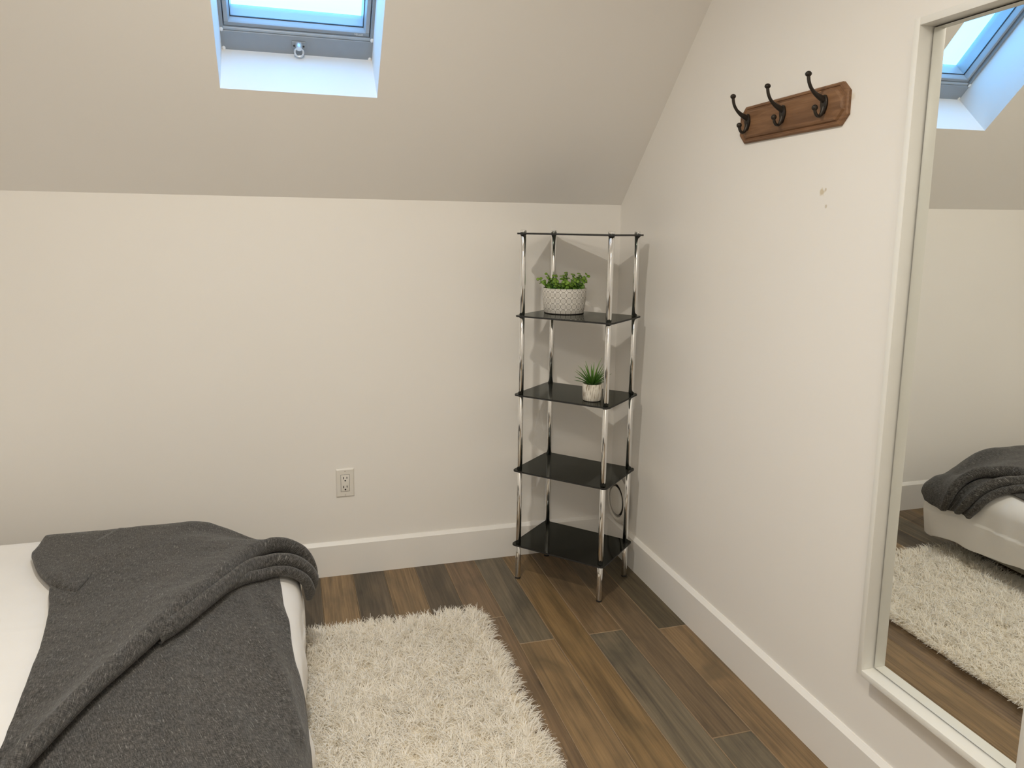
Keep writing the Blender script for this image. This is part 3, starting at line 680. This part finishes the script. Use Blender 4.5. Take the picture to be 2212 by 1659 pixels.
# loose lower sheet
Lt = [(-1.83, -1.60), (-1.75, -1.42), (-1.62, -1.08), (-1.50, -.85), (-1.40, -.66), (-1.36, -.62)]
rightE = [(-1.372, -.70), (-1.362, -.80), (-1.358, -.870), (-1.350, -.965), (-1.340, -1.055), (-1.325, -1.135), (-1.303, -1.205), (-1.278, -1.285), (-1.245, -1.37), (-1.20, -1.48), (-1.15, -1.75)]
NL = 90; Rr = catmull(rightE, NL); Ll = catmull([(-1.45, -.64), (-1.54, -.82), (-1.64, -1.02), (-1.72, -1.20), (-1.79, -1.40), (-1.84, -1.60), (-1.86, -1.80)], NL); rows = []
for j in range(NL):
    row = []
    for i in range(72):
        u = i / 71; q = Ll[j] * (1 - u) + Rr[j] * u
        h = .010 + .0035 * nz1(q[0], q[1], 13) + .0012 * nz2(q[0], q[1], 42)
        # upright pleat and slanting creases of the sheet
        def ridge(a, b, amp, wid):
            a, b = np.array(a), np.array(b); dd = b - a; tt = np.clip(np.dot(q - a, dd) / np.dot(dd, dd), 0, 1); dist = np.linalg.norm(q - a - dd * tt); sgn = np.sign((q - a)[0] * dd[1] - (q - a)[1] * dd[0])
            return amp * math.exp(-(dist / wid) ** 2) * (min(tt, 1) ** .3 if tt > 0 else 0), sgn * dist
        r1, s1 = ridge((-1.585, -1.15), (-1.50, -1.70), .017, .020); h += r1
        h -= ridge((-1.607, -1.15), (-1.528, -1.70), .011, .013)[0]
        h += ridge((-1.455, -.85), (-1.32, -1.40), .012, .020)[0] + ridge((-1.41, -.80), (-1.29, -1.16), .010, .014)[0] + ridge((-1.52, -1.25), (-1.36, -1.60), .008, .026)[0]
        row.append((q[0], q[1], max(h, .005), q[0] * .92 + q[1] * .38, q[1] * .92 - q[0] * .38))
    rows.append(row)
grid(rows)
band([(-1.55, -.87), (-1.52, -.81), (-1.48, -.75), (-1.44, -.68), (-1.39, -.63), (-1.33, -.60), (-1.28, -.58), (HX, -.56)], lineC, 60, 10, .012, .014, .012, .002, .1, 8)
band([(-1.66, -1.08), (-1.62, -1.02), (-1.56, -.90), (-1.50, -.79), (-1.45, -.68), (-1.40, -.60), (-1.35, -.57), (-1.28, -.54), (HX, -.515)], lineB, 80, 12, .016, .020, .019, .003, .1, 9)
# ear of the far corner, then the broad upper band
band([(-2.05, -.34), (-1.99, -.31), (-1.93, -.30), (-1.86, -.31), (-1.80, -.34)], [(-2.035, -.56), (-1.99, -.67), (-1.94, -.755), (-1.90, -.80), (-1.86, -.82)], 40, 14, .012, .010, .009, .004, .3, 11)
topU = [(-1.86, -1.74), (-1.840, -1.463), (-1.846, -1.371), (-1.857, -1.23), (-1.876, -1.061), (-1.905, -.90), (-1.935, -.77), (-1.93, -.62), (-1.88, -.46), (-1.78, -.32), (-1.65, -.29), (-1.52, -.285), (-1.43, -.28), (-1.35, -.29), (HX - .02, -.385)]
# resample so the two long edges advance together
tU = catmull(topU, 140); aU = catmull(lineA, 140)
wA = np.interp(np.linspace(0, 1, 140), [0, .45, .62, .80, 1], [0, .36, .52, .76, 1]) * 139
aU = np.stack([np.interp(wA, np.arange(140), aU[:, k]) for k in (0, 1)], 1)
band([tuple(q) for q in tU], [tuple(q) for q in aU], 140, 40, .014, .024, .020, .0045, .08, 14)
bl = mesh_obj('throw_blanket', bV, bF, M['throw'], smooth=True)
uv = bl.data.uv_layers.new(name='cloth'); li = np.empty(len(bl.data.loops), np.int32); bl.data.loops.foreach_get('vertex_index', li)
uv.data.foreach_set('uv', np.asarray(bU, np.float32)[li].ravel())
sm = bl.modifiers.new('thickness', 'SOLIDIFY'); sm.thickness = .004; sm.offset = 1
tag(bl, 'dark grey woven throw blanket folded across the foot of the bed', 'blanket')

# ------------------------------------------------------------------ shag rug
RX0, RX1, RY0, RY1 = -1.40, -.700, -1.78, -.452
rug = empty('shag_rug', ((RX0 + RX1) / 2, (RY0 + RY1) / 2, 0), 'fluffy ivory shag rug on the floor beside the bed', 'rug')
cxr, cyr = (RX0 + RX1) / 2, (RY0 + RY1) / 2
box('backing', (RX0 - cxr + .008, RY0 - cyr + .008, .0005), (RX1 - cxr - .008, RY1 - cyr - .008, .010), M['rug_base'], rug, .003)
NS = 66000
def field(x, y, seed, f, n=12):
    r = np.random.default_rng(seed); out = np.zeros_like(x)
    for _ in range(n): k = r.normal(0, 1, 2) * f; out += np.sin(k[0] * x + k[1] * y + r.uniform(0, 6.28)) * r.uniform(.5, 1)
    return out / math.sqrt(n)
# tufts: strands start in small bunches and lean together
NTF = 6000; tx = rng.uniform(RX0, RX1, NTF); ty = rng.uniform(RY0, RY1, NTF); taz = rng.uniform(0, 6.28, NTF) ; tl = rng.uniform(.85, 1.5, NTF)
ti = rng.integers(0, NTF, NS); bx = tx[ti] + rng.normal(0, .006, NS); by = ty[ti] + rng.normal(0, .006, NS)
bx = np.clip(bx, RX0, RX1); by = np.clip(by, RY0, RY1)
az = taz[ti] * .75 + 1.3 * field(bx, by, 21, 14) + rng.normal(0, .55, NS)
lean = np.clip(tl[ti] + rng.normal(0, .22, NS), .15, 1.6)
# the outer strands spill outwards
for cond, a0 in ((RX1 - bx < .03, 0.0), (bx - RX0 < .03, math.pi), (RY1 - by < .03, math.pi / 2), (by - RY0 < .03, -math.pi / 2)):
    k = np.where(cond)[0]; az[k] = a0 + rng.normal(0, .6, len(k)); lean[k] = np.clip(rng.normal(1.15, .25, len(k)), .4, 1.5)
Ls = rng.uniform(.026, .050, NS); ws = rng.uniform(.0010, .0021, NS); nseg = 4
dx, dy = np.cos(az), np.sin(az); px, py = -dy, dx; tw_ = rng.uniform(-.8, .8, NS)
pos = np.stack([bx - cxr, by - cyr, np.full(NS, .008)], 1); VV = np.zeros((NS, nseg, 2, 3)); ang = lean * .35
for k in range(nseg):
    u = k / (nseg - 1); wv = ws * (1 - .75 * u); off = np.stack([px * wv, py * wv, tw_ * wv * .6], 1)
    VV[:, k, 0] = pos - off; VV[:, k, 1] = pos + off
    st = Ls / (nseg - 1); pos = pos + np.stack([dx * np.sin(ang) * st, dy * np.sin(ang) * st, np.cos(ang) * st], 1); ang = np.minimum(ang + lean * .55, 1.75)
VV[:, :, :, 2] = np.maximum(VV[:, :, :, 2], .0015 + .0)
idx = np.arange(NS * nseg * 2).reshape(NS, nseg, 2)
quads = np.concatenate([np.stack([idx[:, k, 0], idx[:, k, 1], idx[:, k + 1, 1], idx[:, k + 1, 0]], 1) for k in range(nseg - 1)], 0)
me = bpy.data.meshes.new('pile'); me.vertices.add(NS * nseg * 2); me.vertices.foreach_set('co', VV.reshape(-1).astype(np.float32))
me.loops.add(quads.size); me.loops.foreach_set('vertex_index', quads.reshape(-1).astype(np.int32)); me.polygons.add(len(quads)); me.polygons.foreach_set('loop_start', np.arange(0, quads.size, 4, dtype=np.int32))
me.update(calc_edges=True); me.validate(); me.materials.append(M['shag'])
pile = bpy.data.objects.new('pile', me); COL.objects.link(pile); pile.parent = rug; pile['kind'] = 'stuff'
tone = np.repeat(np.clip(rng.normal(.6, .28, NS), 0, 1), nseg * 2); a = me.attributes.new('tone', 'FLOAT', 'POINT'); a.data.foreach_set('value', tone.astype(np.float32))
